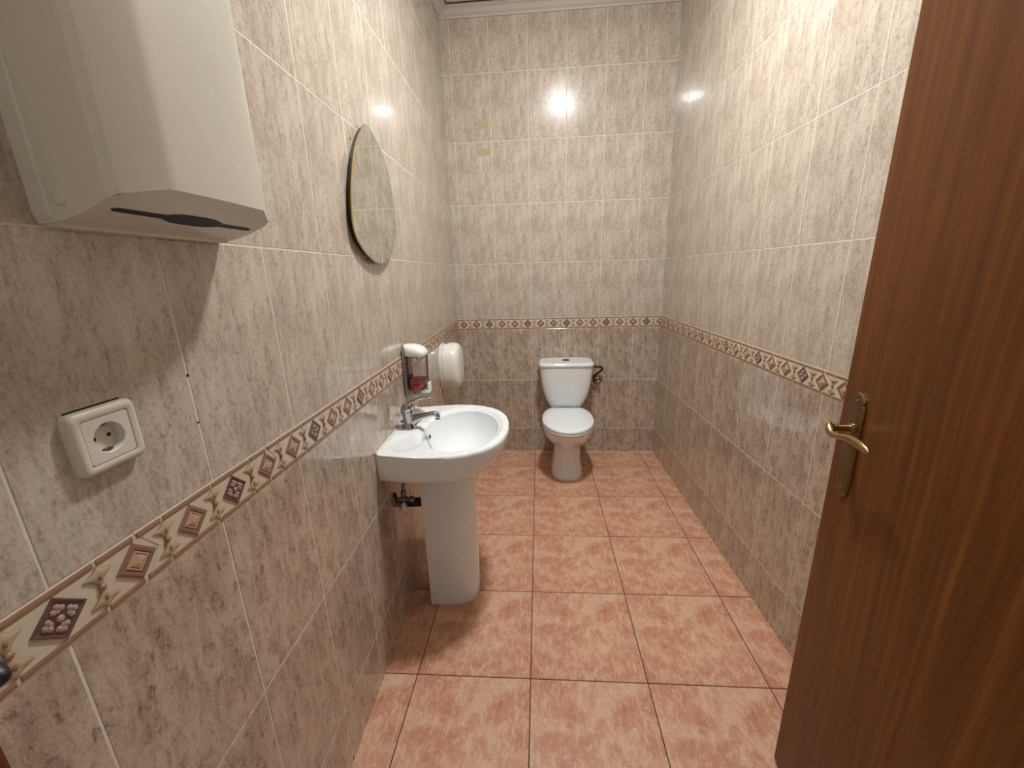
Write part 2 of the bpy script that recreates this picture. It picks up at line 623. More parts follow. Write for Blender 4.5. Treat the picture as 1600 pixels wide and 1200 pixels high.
def border_piece(wall, ua, u0, u1):
    """piece whose left joint wraps the square diamond at ua; clipped to u0..u1"""
    tip, sh = 0.0335, 0.006
    a0, a1 = max(0.0, u0 - ua), min(BP, u1 - ua)
    if a1 - a0 < 0.012:
        return
    key = (round(a0, 4), round(a1, 4))
    if key not in border_cache:
        z0, z1 = -HB + 0.0010, HB - 0.0010
        left = [(sh + 0.0016, z0), (tip + 0.0018, 0), (sh + 0.0016, z1)] if a0 == 0 else [(a0, z0), (a0, 0), (a0, z1)]
        if a1 == BP:
            right = [(BP + sh - 0.0014, z1), (BP + tip - 0.0014, 0), (BP + sh - 0.0014, z0)]
        else:
            right = [(a1, z1), (a1, 0), (a1, z0)]
        out = left + right
        mb = MB()
        mb.loft([[(x, 0.004, z) for x, z in out], [(x, -0.0006, z) for x, z in out]], False, True)
        base = mb.mesh('border_tile', 'cream')
        ra0 = sh + 0.001 if a0 == 0 else a0
        ra1 = BP + sh - 0.001 if a1 == BP else a1
        border_cache[key] = (base, rail_mesh(ra0, ra1, 1), rail_mesh(ra0, ra1, -1))
    base, r_up, r_dn = border_cache[key]
    p = put('border_tile', base, wall, (ua, 0, ZB + HB))
    put('edge_rail', r_up, p)
    put('edge_rail', r_dn, p)
    for x, kind in ((DS * 0.5, None), (DS, 'square'), (DS * 1.5, None), (DS * 2, 'flower'), (DS * 2.5, None), (BP, 'square')):
        if a0 - 0.002 <= x <= a1 + 0.002:
            put('bow_ornament' if kind is None else 'diamond', BOW if kind is None else DIA[kind], p, (x, -0.0006, 0))


for side, ua in (('left', 0.4477), ('right', D - 1.355), ('back', 0.0490)):
    u0, u1 = wall_spec[side][2]
    k = math.floor((u0 - ua) / BP)
    while ua + k * BP < u1:
        border_piece(walls[side], ua + k * BP, u0, u1)
        k += 1

# missing grout at the foot of some joints, drill holes, old adhesive
for side, us in (('left', (0.8518, 1.1019, 1.352)), ('right', (D - 1.3422, D - 1.5922, D - 1.8422)), ('back', (0.5603, 1.3103))):
    for u in us:
        MB().box((u - 0.0014, -0.0002, 0.001), (u + 0.0014, 0.002, random.uniform(0.012, 0.024))).build('joint_gap', 'black', walls[side])
for (y, z, r_) in ((1.391, 1.817, 0.0035), (0.602, 1.257, 0.0022), (0.600, 1.177, 0.0018), (1.675, 1.075, 0.003)):
    MB().cyl((y * 1.0005, 0.001, z), (y * 1.0005, -0.0006, z), r_, 12).build('drill_hole', 'black', walls['left'])
for (x0, x1, z0, z1) in ((0.208, 0.300, 2.172, 2.216), (0.222, 0.292, 2.332, 2.372)):
    rr = random.Random(int(z0 * 100))
    out = []
    for k in range(40):
        t = k / 40 * 4
        s, q = int(t), t - int(t)
        p = [(x0 + (x1 - x0) * q, z0), (x1, z0 + (z1 - z0) * q), (x1 + (x0 - x1) * q, z1), (x0, z1 + (z0 - z1) * q)][s]
        out.append((p[0] + rr.uniform(-.003, .003), p[1] + rr.uniform(-.004, .004) + (p[0] - x0) * 0.05))
    MB().loft([[(x, 0.0004, z) for x, z in out], [(x, -0.0007, z) for x, z in out]], False, True).build('adhesive_patch', 'residue', walls['back'])

# ------------------------------------------------------------------ floor
FR = 0.0087
fl = MB().box((-0.75, -1.35, -0.06), (1.25, 2.15, -0.0012)).build('floor', 'floor_grout', None, None, (0.593, 1.1329, 0), (0, 0, FR))
struct(fl, 'terracotta tiled floor', 'floor')
FS = 0.4116


def ftile_mesh(x0, x1, y0, y1):
    bev, drop = 0.0016, 0.0009
    mb = MB()
    r0 = [(x0, y0, -0.006), (x1, y0, -0.006), (x1, y1, -0.006), (x0, y1, -0.006)]
    r1 = [(p[0], p[1], -drop) for p in r0]
    r2_ = [(x0 + bev, y0 + bev, 0), (x1 - bev, y0 + bev, 0), (x1 - bev, y1 - bev, 0), (x0 + bev, y1 - bev, 0)]
    mb.loft([r0, r1, r2_], False, True)
    return mb.mesh('floor_tile', 'floor_tile')


g = 0.0034 / 2
ft_full = ftile_mesh(-FS / 2 + g, FS / 2 - g, -FS / 2 + g, FS / 2 - g)
XMIN, XMAX, YMIN, YMAX = -0.585, 1.02, -1.30, D - 1.1329 + 0.02
for i in range(-2, 3):
    for j in range(-4, 5):
        ca, cb = i * FS, j * FS
        a0, a1 = max(ca, XMIN), min(ca + FS, XMAX)
        b0, b1 = max(cb, YMIN), min(cb + FS, YMAX)
        if a1 - a0 < 0.02 or b1 - b0 < 0.02:
            continue
        cx, cy = ca + FS / 2, cb + FS / 2
        if (a0, a1, b0, b1) == (ca, ca + FS, cb, cb + FS):
            me = ft_full
        else:
            me = ftile_mesh(a0 - cx + g, a1 - cx - g, b0 - cy + g, b1 - cy - g)
        put('floor_tile', me, fl, (cx, cy, 0), (random.uniform(-1, 1) * 0.0008, random.uniform(-1, 1) * 0.0008, 0))

# ------------------------------------------------------------------ ceiling and cornice
ce = MB().box((-0.25, -0.1, ZCEIL + 0.012), (1.85, D + 0.12, ZCEIL + 0.06)).build('ceiling', 'black')
struct(ce, 'suspended ceiling of pale mottled panels', 'ceiling')
PX = [0.062, 0.430, 1.030, 1.445]
PY = [0.20, 0.59, 1.19, 1.79, 2.39, 3.012]
GX0, GX1, GY0, GY1 = 0.075, 1.452, 0.185, D - 0.062
for (x0, x1, y0, y1) in ((GX0, GX1, GY1 - 0.008, GY1), (GX0 - 0.012, GX0 - 0.004, GY0, GY1), (GX1, GX1 + 0.008, GY0, GY1)):
    MB().box((x0, y0, ZCEIL - 0.013), (x1, y1, ZCEIL - 0.006)).build('gap_shade_strip', 'black', ce)  # solid black strips stand in for the shade of the gap inside the cornice
for i in range(3):
    for j in range(5):
        gq = 0.010 if 0 < i else 0.008
        MB().box((PX[i] + gq, PY[j] + gq, ZCEIL - 0.010), (PX[i + 1] - gq, PY[j + 1] - gq, ZCEIL + 0.008)).build('ceiling_panel', 'panel', ce)
for x in PX[1:-1]:
    MB().box((x - 0.008, 0.2, ZCEIL - 0.016), (x + 0.008, D - 0.06, ZCEIL - 0.009)).build('ceiling_tee', 'white_paint', ce)
for y in PY[1:-1]:
    MB().box((0.05, y - 0.008, ZCEIL - 0.0155), (1.48, y + 0.008, ZCEIL - 0.0095)).build('ceiling_tee', 'white_paint', ce)


def cornice(name, p0, p1, inward, label):
    """stepped plaster cornice from p0 to p1, mitred at the corners"""
    prof = [(0.000, ZCORN), (0.007, ZCORN), (0.010, ZCORN + 0.005), (0.010, ZCORN + 0.009), (0.006, ZCORN + 0.012), (0.018, ZCORN + 0.020),
            (0.034, ZCORN + 0.038), (0.048, ZCORN + 0.044), (0.053, ZCORN + 0.048), (0.062, ZCORN + 0.048), (0.062, ZCEIL + 0.011), (0.0, ZCEIL + 0.011)]
    p0, p1, inw = Vector(p0), Vector(p1), Vector(inward)
    t = (p1 - p0).normalized()
    rings = []
    for p, sg in ((p0, 1), (p1, -1)):
        rings.append([(p.x + inw.x * d + t.x * d * sg, p.y + inw.y * d + t.y * d * sg, z) for d, z in prof])
    o = MB().loft(rings).build(name, 'white_paint')
    struct(o, label, 'cornice')


cornice('trim_1', (0, D), (W, D), (0, -1), 'white stepped cornice above the end wall')
cornice('trim_2', (LWS * (D - YF), YF), (0, D), (1, 0), 'white stepped cornice above the basin wall')
cornice('trim_3', (W + RWS * (D - YF), YF), (W, D), (-1, 0), 'white stepped cornice above the wall behind the door')
cornice('trim_4', (LWS * (D - YF), YF), (W + RWS * (D - YF), YF), (0, 1), 'white stepped cornice above the doorway wall')

# ------------------------------------------------------------------ wall with the doorway
DX0, DX1, DH = 0.39, 1.215, 2.06
mb = MB()
mb.box((-0.02, YF - 0.12, -0.05), (DX0 - 0.03, YF, ZCEIL + 0.05))
mb.box((DX1 + 0.03, YF - 0.12, -0.05), (1.70, YF, ZCEIL + 0.05))
mb.box((DX0 - 0.03, YF - 0.12, DH + 0.03), (DX1 + 0.03, YF, ZCEIL + 0.05))
wf = mb.build('wall_front', 'plaster')
struct(wf, 'wall around the doorway', 'wall')
fr = struct(put('trim_5', None), 'dark wooden door frame at the room entrance', 'door frame')
for (x0, x1) in ((DX0 - 0.075, DX0), (DX1, DX1 + 0.075)):
    o = rrect((x0 + x1) / 2, YF + 0.0075, 0.0375, 0.0075, 0.004, 3)
    MB().loft([[(x, y, 0.0) for x, y in o], [(x, y, DH + 0.075) for x, y in o]]).build('casing', 'wood', fr, 40)
MB().box((DX0, YF, DH), (DX1, YF + 0.015, DH + 0.075)).build('casing', 'wood', fr)
MB().box((DX0 - 0.03, YF - 0.12, 0), (DX0, YF, DH)).build('jamb', 'wood', fr)
MB().box((DX1, YF - 0.12, 0), (DX1 + 0.03, YF, DH)).build('jamb', 'wood', fr)
MB().box((DX0 - 0.03, YF - 0.12, DH), (DX1 + 0.03, YF, DH + 0.03)).build('jamb', 'wood', fr)
MB().tube([(DX0 - 0.004, YF + 0.010, 1.2395), (DX0 + 0.010, YF + 0.011, 1.2400), (DX0 + 0.019, YF + 0.0105, 1.2395), (DX0 + 0.0245, YF + 0.010, 1.2385), (DX0 + 0.0265, YF + 0.010, 1.2380)],
          [0.0056, 0.0056, 0.0052, 0.0036, 0.0012], 14).build('strike_lip', 'rubber', fr, 60)

# ------------------------------------------------------------------ ceiling light
cl = thing('ceiling_light', 'round lit ceiling downlight with a white rim', 'ceiling light', (LIGHT_POS[0], LIGHT_POS[1], ZCEIL - 0.010))
n = 40


def circ(r_, z):
    return [(r_ * math.cos(2 * math.pi * i / n), r_ * math.sin(2 * math.pi * i / n), z) for i in range(n)]


MB().loft([circ(0.105, 0.0), circ(0.132, 0.0), circ(0.130, -0.010), (circ(0.120, -0.020)), circ(0.106, -0.020), circ(0.105, 0.0)], False, False).build('rim', 'white_paint', cl, 35)
MB().loft([circ(0.1055, -0.004), circ(0.1055, -0.018), circ(0.098, -0.030), circ(0.078, -0.041), circ(0.045, -0.048), circ(0.012, -0.050)]).build('diffuser', 'lamp', cl, 35)

# ------------------------------------------------------------------ door
HX, HY = 1.200, 0.15
dv = Vector((1.3135 - HX, 0.925 - HY))
DL = dv.length
dang = math.atan2(dv.y, dv.x)
door = put('door_1', None, None, (HX, HY, 0), (0, 0, dang))
struct(door, 'dark brown wooden door standing open with a brass lever handle', 'door')
# door-local: x from hinge to free edge, +y towards the room's middle (visible face at y = 0), leaf behind at y < 0
leaf = rrect(DL / 2, -0.0185, DL / 2, 0.0185, 0.0035, 3)
zs = [0.008, 0.011, 2.037, 2.04]
rings = []
for k, z in enumerate(zs):
    s = 0.0025 if k in (0, 3) else 0.0
    rings.append([(x + (s if x < DL / 2 else -s), y + (s if y < -0.0185 else -s), z) for x, y in leaf])
MB().loft(rings).build('leaf', 'wood', door, 35)
hd = put('handle', None, door, (DL - 0.060, 0, 1.022))
hd['label'] = 'antique brass lever handle on a long back plate'


def plate_outline():
    h = [(0.0225, 0.0), (0.0225, 0.088), (0.0205, 0.094), (0.0165, 0.0975), (0.0195, 0.103), (0.0175, 0.109), (0.011, 0.113), (0.006, 0.118), (0.0, 0.120)]
    a = h + [(-x, z) for x, z in reversed(h[:-1])]
    lo = [(-x, -z) for x, z in h[1:]]
    b = lo + [(-x, z) for x, z in reversed(lo[:-1])]
    return a + b


po = plate_outline()
rings = []
for y, s in ((-0.0005, 1.0), (0.0022, 1.0), (0.0045, 0.90), (0.0052, 0.62)):
    rings.append([(x * 1.12 * s, y, z * (1 - (1 - s) * 0.22)) for x, z in po])
MB().loft(rings).build('back_plate', 'brass_dark', hd, 35)
for z in (0.100, -0.100):
    mb = MB().cyl((0.0, 0.003, z), (0.0, 0.0068, z), 0.0042, 14, bevel=0.001)
    mb.build('screw', 'brass_dark', hd, 40)
lv = MB()
lv.tube([(0, 0.003, 0.040), (0, 0.009, 0.040), (0, 0.0095, 0.040), (0, 0.026, 0.040), (0, 0.040, 0.040)], [0.0125, 0.0115, 0.0078, 0.0070, 0.0085], 18, ref=(1, 0, 0))
path = [(0.013, 0.0400, 0.045), (0.009, 0.0440, 0.042), (0.002, 0.0465, 0.036), (-0.011, 0.0475, 0.0310), (-0.027, 0.0470, 0.0315), (-0.045, 0.0450, 0.0370), (-0.062, 0.0430, 0.0410), (-0.082, 0.0425, 0.0430), (-0.104, 0.0425, 0.0430), (-0.122, 0.043, 0.0420), (-0.132, 0.043, 0.0410)]
lv.tube(path, [(0.0035, 0.0050), (0.0065, 0.0085), (0.0078, 0.0090), (0.0065, 0.0075), (0.0055, 0.0060), (0.0055, 0.0062), (0.0060, 0.0072), (0.0066, 0.0085), (0.0064, 0.0088), (0.0050, 0.0068), (0.0015, 0.0018)], 16)
lv.build('lever', 'brass', hd, 60)

# ------------------------------------------------------------------ things on the left wall
def on_left(name, label, cat, y, z, group=None):
    x, _ = left_xy(y)
    return thing(name, label, cat, (x, y, z), ANG_L, group)


# ---- paper towel dispenser (local x along the wall, -y out of the wall)
pt = on_left('paper_towel_dispenser', 'cream plastic folded paper towel dispenser hung above the wall socket', 'towel dispenser', 0.596, 1.467)
HWD, PTH = 0.139, 0.395


def pt_plan(grow=0.0):
    h = HWD + grow
    return [(-h, 0.0), (-h, -0.020), (-h, -0.034), (-h, -0.048), (-h, -0.062), (-h, -0.076), (-h, -0.088 - grow), (-h + 0.006, -0.098 - grow), (-0.090, -0.121 - grow), (-0.078, -0.124 - grow), (0.0, -0.127 - grow),
            (0.078, -0.124 - grow), (0.090, -0.121 - grow), (h - 0.006, -0.098 - grow), (h, -0.088 - grow), (h, -0.076), (h, -0.062), (h, -0.048), (h, -0.034), (h, -0.020), (h, 0.0)]


def pt_bottom(o_):                      # lower edge climbs towards the front
    return 0.002 + 0.040 * min(1.0, max(0.0, (-o_ - 0.010) / 0.108)) ** 1.6


plan = pt_plan()
rings = []
for zf in (0.0, 0.02, 0.5, 0.90, 0.955, 0.985, 1.0):
    ring = []
    for (x, o_) in plan:
        zb = pt_bottom(o_)
        sh = {0.955: 0.985, 0.985: 0.94, 1.0: 0.86}.get(zf, 1.0)
        bulge = 0.0
        if zf in (0.955, 0.985, 1.0):
            bulge = {0.955: 0.006, 0.985: 0.020, 1.0: 0.040}[zf] * min(1, -o_ / 0.09)
        ring.append((x * sh, min(0.0, o_ + bulge), zb + (PTH - zb) * zf + (0.0 if zf else 0.0)))
    rings.append(ring)
MB().loft(rings, False, True).build('cover', 'cream_plastic', pt, 22)


def pt_front(x):
    for (xa, oa), (xb, ob) in zip(plan[:-1], plan[1:]):
        if xa < xb and xa <= x <= xb:
            return oa + (ob - oa) * (x - xa) / (xb - xa)
    return plan[2][1]


# underside plate, curved up towards the front edge
mb = MB()
nx, no = 28, 10
vv = []
for i in range(nx + 1):
    x = -HWD + 2 * HWD * i / nx
    fo = pt_front(x)
    vv += [(x, fo * j / no, pt_bottom(fo * j / no) + 0.0001) for j in range(no + 1)]
mb.add(vv, [(i * (no + 1) + j, (i + 1) * (no + 1) + j, (i + 1) * (no + 1) + j + 1, i * (no + 1) + j + 1) for i in range(nx) for j in range(no)])
mb.build('underside', 'cream_plastic', pt, 60)
# back tray seen along the wall edge, rounded lower corners
out = rrect(0, PTH / 2 - 0.001, HWD + 0.003, PTH / 2 + 0.001, 0.016, 5)
MB().loft([[(x, 0.0, z) for x, z in out], [(x, -0.018, z) for x, z in out], [(x * 0.985, -0.020, PTH / 2 + (z - PTH / 2) * 0.985) for x, z in out]]).build('back_tray', 'cream_plastic', pt, 30)


def on_bottom(x, o_, d=0.0012):
    return (x, o_, pt_bottom(o_) - d)


up_ = [(-0.121, 0.0), (-0.116, 0.0035), (-0.050, 0.0042), (-0.042, 0.0075), (-0.030, 0.0105), (-0.012, 0.0115), (0.012, 0.0115), (0.030, 0.0105), (0.042, 0.0075), (0.050, 0.0042), (0.116, 0.0035), (0.121, 0.0)]
mb = MB()
vv = []
for x, h_ in up_:
    for q in (-1, -0.33, 0.33, 1):
        o_ = -0.071 + h_ * q
        vv.append((x, o_, pt_bottom(o_) - 0.0008))
mb.add(vv, [(4 * i + j, 4 * (i + 1) + j, 4 * (i + 1) + j + 1, 4 * i + j + 1) for i in range(len(up_) - 1) for j in range(3)])
mb.build('towel_slot', 'black', pt)
MB().cyl((-HWD + 0.002, -0.034, 0.028), (-HWD - 0.0022, -0.034, 0.028), 0.008, 20, bevel=0.0015).build('hinge_button', 'cream_plastic', pt, 40)

# ---- wall socket
so = on_left('wall_socket', 'ivory wall socket with a round recessed outlet, below the towel dispenser', 'socket', 0.4525, 1.2135)
outer = [rrect(0, 0, 0.0415, 0.0405, 0.009, 5), rrect(0, 0, 0.0415, 0.0405, 0.009, 5), rrect(0, 0, 0.0395, 0.0385, 0.0085, 5), rrect(0, 0, 0.0345, 0.0335, 0.006, 5), rrect(0, 0, 0.0300, 0.0292, 0.003, 5), rrect(0, 0, 0.0300, 0.0292, 0.003, 5)]
ys = [0.0, -0.0095, -0.0125, -0.0140, -0.0125, -0.004]
MB().loft([[(x, y, z) for x, z in rg] for rg, y in zip(outer, ys)], True, False).build('frame', 'socket_frame', so, 50)
sq = []
for i in range(64):
    a = 2 * math.pi * (i + 0.5) / 64
    c, q = math.cos(a), math.sin(a)
    k = min(0.0293 / abs(c), 0.0285 / abs(q), 0.0395)
    sq.append((k * c, k * q))
hole = [(0.0192 * math.cos(math.atan2(z, x)), 0.0192 * math.sin(math.atan2(z, x))) for x, z in sq]
mb = MB()
mb.loft([[(x, -0.004, z) for x, z in sq], [(x, -0.0116, z) for x, z in sq], [(x * 0.985, -0.0122, z * 0.985) for x, z in sq], [(x * 1.03, -0.0122, z * 1.03) for x, z in hole], [(x, -0.0114, z) for x, z in hole]], False, False)
pl = mb.build('insert', 'socket_plate', so, 35)
mb = MB()
mb.loft([[(x, -0.0114, z) for x, z in hole], [(x * 0.96, -0.0012, z * 0.96) for x, z in hole]], False, True)
wl = mb.build('well', 'socket_plate', so, 35)
for x in (-0.0105, 0.0085):
    MB().cyl((x, -0.0010, 0.0), (x, -0.0016, 0.0), 0.0026, 14).build('pin_hole', 'black', wl)
for z in (-0.0165, 0.0165):
    MB().box((-0.0040, -0.0075, z - 0.0012), (0.0040, -0.0012, z + 0.0012)).build('earth_clip', 'steel_dark', wl)
MB().box((-0.034, -0.0008, 0.036), (0.034, 0.0002, 0.0425)).build('wall_gap', 'black', so)

# ---- mirror
mi = on_left('wall_mirror', 'pebble-shaped frameless mirror with a thin gold edge, above the washbasin', 'mirror', 1.500, 1.66)
OFF = 0.020
pts = [(1.487, 1.891), (1.432, 1.851), (1.395, 1.812), (1.357, 1.766), (1.324, 1.706), (1.302, 1.648), (1.289, 1.593), (1.286, 1.552), (1.303, 1.514), (1.361, 1.474), (1.428, 1.450), (1.501, 1.443), (1.568, 1.458), (1.629, 1.486), (1.676, 1.530), (1.706, 1.578), (1.718, 1.639), (1.712, 1.697), (1.685, 1.771), (1.646, 1.828), (1.606, 1.851), (1.565, 1.868), (1.534, 1.882)]
out = chaikin([((y - 1.500) * 1.003, (z - 1.66) * 1.003) for y, z in pts], 2)


def flat_ring(o_, s):
    return [(x * s, -o_, z * s) for x, z in out]


MB().loft([flat_ring(OFF - 0.004, 1.0), flat_ring(OFF - 0.0005, 1.0), flat_ring(OFF, 0.996)], True, False).build('gold_edge', 'gold', mi, 50)
MB().loft([flat_ring(OFF - 0.001, 0.996), flat_ring(OFF, 0.996)], False, True).build('glass', 'mirror', mi)
MB().loft([flat_ring(0.001, 0.955), flat_ring(OFF - 0.0042, 0.985)], True, True).build('backing', 'mirror_back', mi)  # backing coloured near-black to paint in the shade of the gap behind the mirror

# ---- soap dispenser
sd = on_left('soap_dispenser', 'smoky transparent soap dispenser with white cap and red soap above the tap', 'soap dispenser', 1.712, 0.893)


def sp(hx, o1, z, p=3.0, back=0.002, n=40):
    pts_ = []
    for i in range(n):
        a = 2 * math.pi * i / n
        c, s = math.cos(a), math.sin(a)
        x = math.copysign(abs(c) ** (2 / p), c) * hx
        t = math.copysign(abs(s) ** (2 / p), s)
        pts_.append((x, -0.94 * (back + (o1 - back) * (0.5 - 0.5 * t)), z))
    return pts_


MB().loft([sp(0.046, 0.012, 0.000, 5), sp(0.050, 0.014, 0.010, 5), sp(0.050, 0.014, 0.200, 5), sp(0.048, 0.012, 0.206, 5)]).build('back_plate', 'grey_plastic', sd, 40)
MB().loft([sp(0.040, 0.070, 0.026, 3, 0.014), sp(0.047, 0.092, 0.034, 3, 0.014), sp(0.050, 0.101, 0.050, 3, 0.014), sp(0.051, 0.104, 0.182, 3, 0.014)], True, True).build('tank', 'smoke', sd, 50)
MB().loft([sp(0.038, 0.066, 0.028, 3, 0.018), sp(0.044, 0.086, 0.035, 3, 0.018), sp(0.047, 0.096, 0.048, 3, 0.018), sp(0.047, 0.097, 0.058, 3, 0.018)], True, True).build('liquid_soap', 'red_soap', sd, 50)
MB().loft([sp(0.0465, 0.0965, 0.0582, 3, 0.0185), sp(0.046, 0.096, 0.067, 3, 0.019), sp(0.040, 0.088, 0.070, 3, 0.024)]).build('soap_foam', 'foam', sd, 60)
cap = []
for hx, o1, zb, zf in ((0.0515, 0.1050, 0.180, 0.176), (0.0525, 0.1065, 0.183, 0.178), (0.0525, 0.1060, 0.203, 0.188), (0.050, 0.100, 0.211, 0.196), (0.044, 0.085, 0.218, 0.208), (0.030, 0.060, 0.222, 0.217)):
    rg = sp(hx, o1, 0, 3, 0.004)
    cap.append([(x, y, zb + (zf - zb) * min(1, -y / 0.105)) for x, y, _ in rg])
MB().loft(cap).build('cap', 'plastic', sd, 50)
MB().cyl((0, -0.040, 0.028), (0, -0.040, -0.001), 0.018, 20, bevel=0.004).build('outlet', 'grey_plastic', sd, 40)
lvp = [(-0.028, -0.066), (0.028, -0.066), (0.030, -0.100), (0.022, -0.113), (-0.022, -0.113), (-0.030, -0.100)]
lvp = chaikin([(x, y * 0.92) for x, y in lvp], 2)
mb = MB()
mb.loft([[(x, y, 0.010) for x, y in lvp], [(x, y, 0.024) for x, y in lvp]])
mb.loft([rg for rg in [[(x, y, z) for x, y in rrect(0, -0.100, 0.024, 0.0045, 0.004, 3)] for z in (0.010, 0.046, 0.050)]])
mb.build('push_lever', 'plastic', sd, 40)

# ---- toilet roll dispenser
td = on_left('toilet_roll_dispenser', 'round white jumbo toilet roll dispenser beside the soap dispenser', 'roll dispenser', 2.462, 0.850)
n = 56


def drum(r_, o_, sz=1.09):
    return [(x, -o_, z * sz) for x, z in superell(0, r_, -r_, r_, 2.5, n)]


MB().loft([drum(0.131, 0.0), drum(0.133, 0.004), drum(0.133, 0.018), drum(0.131, 0.020)]).build('back_plate', 'plastic', td, 40)
MB().loft([drum(0.129, 0.021), drum(0.1315, 0.023), drum(0.1305, 0.075), drum(0.127, 0.092), drum(0.120, 0.104), drum(0.108, 0.112), drum(0.085, 0.117), drum(0.04, 0.120)]).build('cover', 'plastic', td, 35)
MB().box((-0.020, -0.045, 0.138), (0.020, -0.014, 0.1455)).build('latch', 'grey_plastic', td)
MB().cyl((0.098, -0.107, 0.030), (0.098, -0.112, 0.030), 0.010, 18).build('lock', 'grey_plastic', td, 40)

# ------------------------------------------------------------------ washbasin
# basin-local: x out of the wall, y along the wall (away from the door), z from the floor
BY = 1.540
bs = thing('pedestal_washbasin', 'white ceramic pedestal washbasin with a chrome mixer tap', 'washbasin', (left_xy(BY)[0] + 0.001, BY, 0), math.atan(LWS))
X0 = 0.0
half = [(0.0, 0.262), (0.035, 0.268), (0.09, 0.279), (0.15, 0.288), (0.21, 0.290), (0.27, 0.284), (0.32, 0.266), (0.365, 0.238), (0.40, 0.203), (0.425, 0.163), (0.442, 0.115), (0.452, 0.060), (0.455, 0.0)]
poly = half + [(x, -y) for x, y in reversed(half[:-1])]
RIM = 0.801
BXC, BAX, BAY = 0.260, 0.152, 0.226
NA = 144


def ray_out(th):
    c, s = math.cos(th), math.sin(th)
    best = None
    m_ = len(poly)
    for i in range(m_):
        (x1, y1), (x2, y2) = poly[i], poly[(i + 1) % m_]
        ex, ey = x2 - x1, y2 - y1
        den = c * ey - s * ex
        if abs(den) < 1e-9:
            continue
        t = ((x1 - BXC) * ey - y1 * ex) / den
        q = ((x1 - BXC) * s - y1 * c) / den
        if t > 0 and -1e-6 <= q <= 1 + 1e-6 and (best is None or t < best):
            best = t
    return best


angs = [2 * math.pi * i / NA for i in range(NA)]
for cy_ in (0.262, -0.262):            # snap two samples on the corners at the wall
    a = math.atan2(cy_, -BXC) % (2 * math.pi)
    k = min(range(NA), key=lambda i: abs(angs[i] - a))
    angs[k] = a
RO = [ray_out(a) for a in angs]
RB = [1 / math.sqrt((math.cos(a) / BAX) ** 2 + (math.sin(a) / BAY) ** 2) for a in angs]


def smooth01(t):
    t = max(0.0, min(1.0, t))
    return t * t * (3 - 2 * t)


def deck(x, y):
    """height offset of the deck: soap trays at both sides of the tap"""
    z = 0.0
    for s in (-1, 1):
        d = math.hypot((x - 0.080) / 0.062, (y - s * 0.148) / 0.085)
        z -= 0.0085 * smooth01((1.06 - d) / 0.30)
    return z


rings = []
for s in (0.04, 0.12, 0.22, 0.34, 0.46, 0.58, 0.68, 0.77, 0.85, 0.91, 0.955, 0.985, 1.0):
    rg = []
    for a, rb in zip(angs, RB):
        x, y = BXC - 0.012 * (1 - s) + rb * s * math.cos(a), rb * s * math.sin(a)
        zz = RIM - 0.013 - 0.130 * (1 - s ** 4.2) ** 0.85
        rg.append((x, y, zz))
    rings.append(rg)
for t in (0.04, 0.10, 0.18, 0.28, 0.38, 0.48, 0.58, 0.68, 0.78, 0.86, 0.92, 0.96, 0.985, 1.0):
    rg = []
    for a, rb, ro in zip(angs, RB, RO):
        r_ = rb + (ro - rb) * t
        x, y = BXC + r_ * math.cos(a), r_ * math.sin(a)
        dist = (r_ - rb)
        lip = -0.013 * (1 - smooth01(dist / 0.022))
        edge = -0.004 * smooth01((t - 0.93) / 0.07) if x > 0.004 else 0.0
        rg.append((x, y, RIM + lip + deck(x, y) + edge))
    rings.append(rg)
outer_xy = [(p[0], p[1]) for p in rings[-1]]
for z, sx, sy in ((0.790, 1.004, 1.003), (0.770, 1.0, 1.0), (0.745, 0.98, 0.992), (0.722, 0.95, 0.98), (0.703, 0.91, 0.962), (0.690, 0.875, 0.93), (0.680, 0.845, 0.88), (0.672, 0.82, 0.80), (0.660, 0.785, 0.68), (0.640, 0.73, 0.55), (0.618, 0.66, 0.42), (0.600, 0.60, 0.34)):
    rings.append([(x * sx, y * sy, z) for x, y in outer_xy])
MB().loft(rings, True, True).build('basin', 'ceramic', bs, 55)
# sealant bead against the wall
MB().tube([(0.002, y, RIM + 0.001) for y in (-0.262, -0.13, 0, 0.13, 0.262)], 0.004, 8).build('sealant', 'silicone', bs, 60)
# overflow hole and drain
MB().sphere((0.1245, 0.012, 0.752), (0.0035, 0.008, 0.0095), 14, 8).build('overflow_hole', 'black', bs, 60)
cz = RIM - 0.013 - 0.130
MB().loft([[(BXC - 0.012 + r_ * math.cos(2 * math.pi * i / 24), r_ * math.sin(2 * math.pi * i / 24), z) for i in range(24)] for r_, z in ((0.034, cz - 0.004), (0.034, cz + 0.002), (0.030, cz + 0.004), (0.022, cz + 0.001))]).build('drain', 'chrome', bs, 40)
# pedestal: U-shaped column, open towards the wall
ph = []


def ped(z, s, sx=1.0):
    o = [(0.088, 0.088), (0.104, 0.088), (0.17, 0.089), (0.215, 0.087), (0.255, 0.077), (0.285, 0.055), (0.299, 0.025), (0.301, 0.0)]
    o = chaikin(o + [(x, -y) for x, y in reversed(o[:-1])], 2, False)
    inn = [(0.088, -0.074), (0.104, -0.074), (0.17, -0.075), (0.21, -0.073), (0.245, -0.064), (0.270, -0.046), (0.282, -0.02), (0.284, 0.0)]
    inn = chaikin(inn + [(x, -y) for x, y in reversed(inn[:-1])], 2, False)
    return [(0.100 + (x - 0.100) * sx, y * s, z) for x, y in o + inn]


def pedsmooth(z, s, sx=1.0):
    return ped(z, s, sx)


MB().loft([ped(0.0, 1.03, 0.985), ped(0.012, 1.035, 0.995), ped(0.05, 1.02, 1.0), ped(0.20, 1.0, 1.005), ped(0.40, 1.03, 1.01), ped(0.56, 1.10, 1.015), ped(0.652, 1.16, 1.02)]).build('pedestal', 'ceramic', bs, 50)

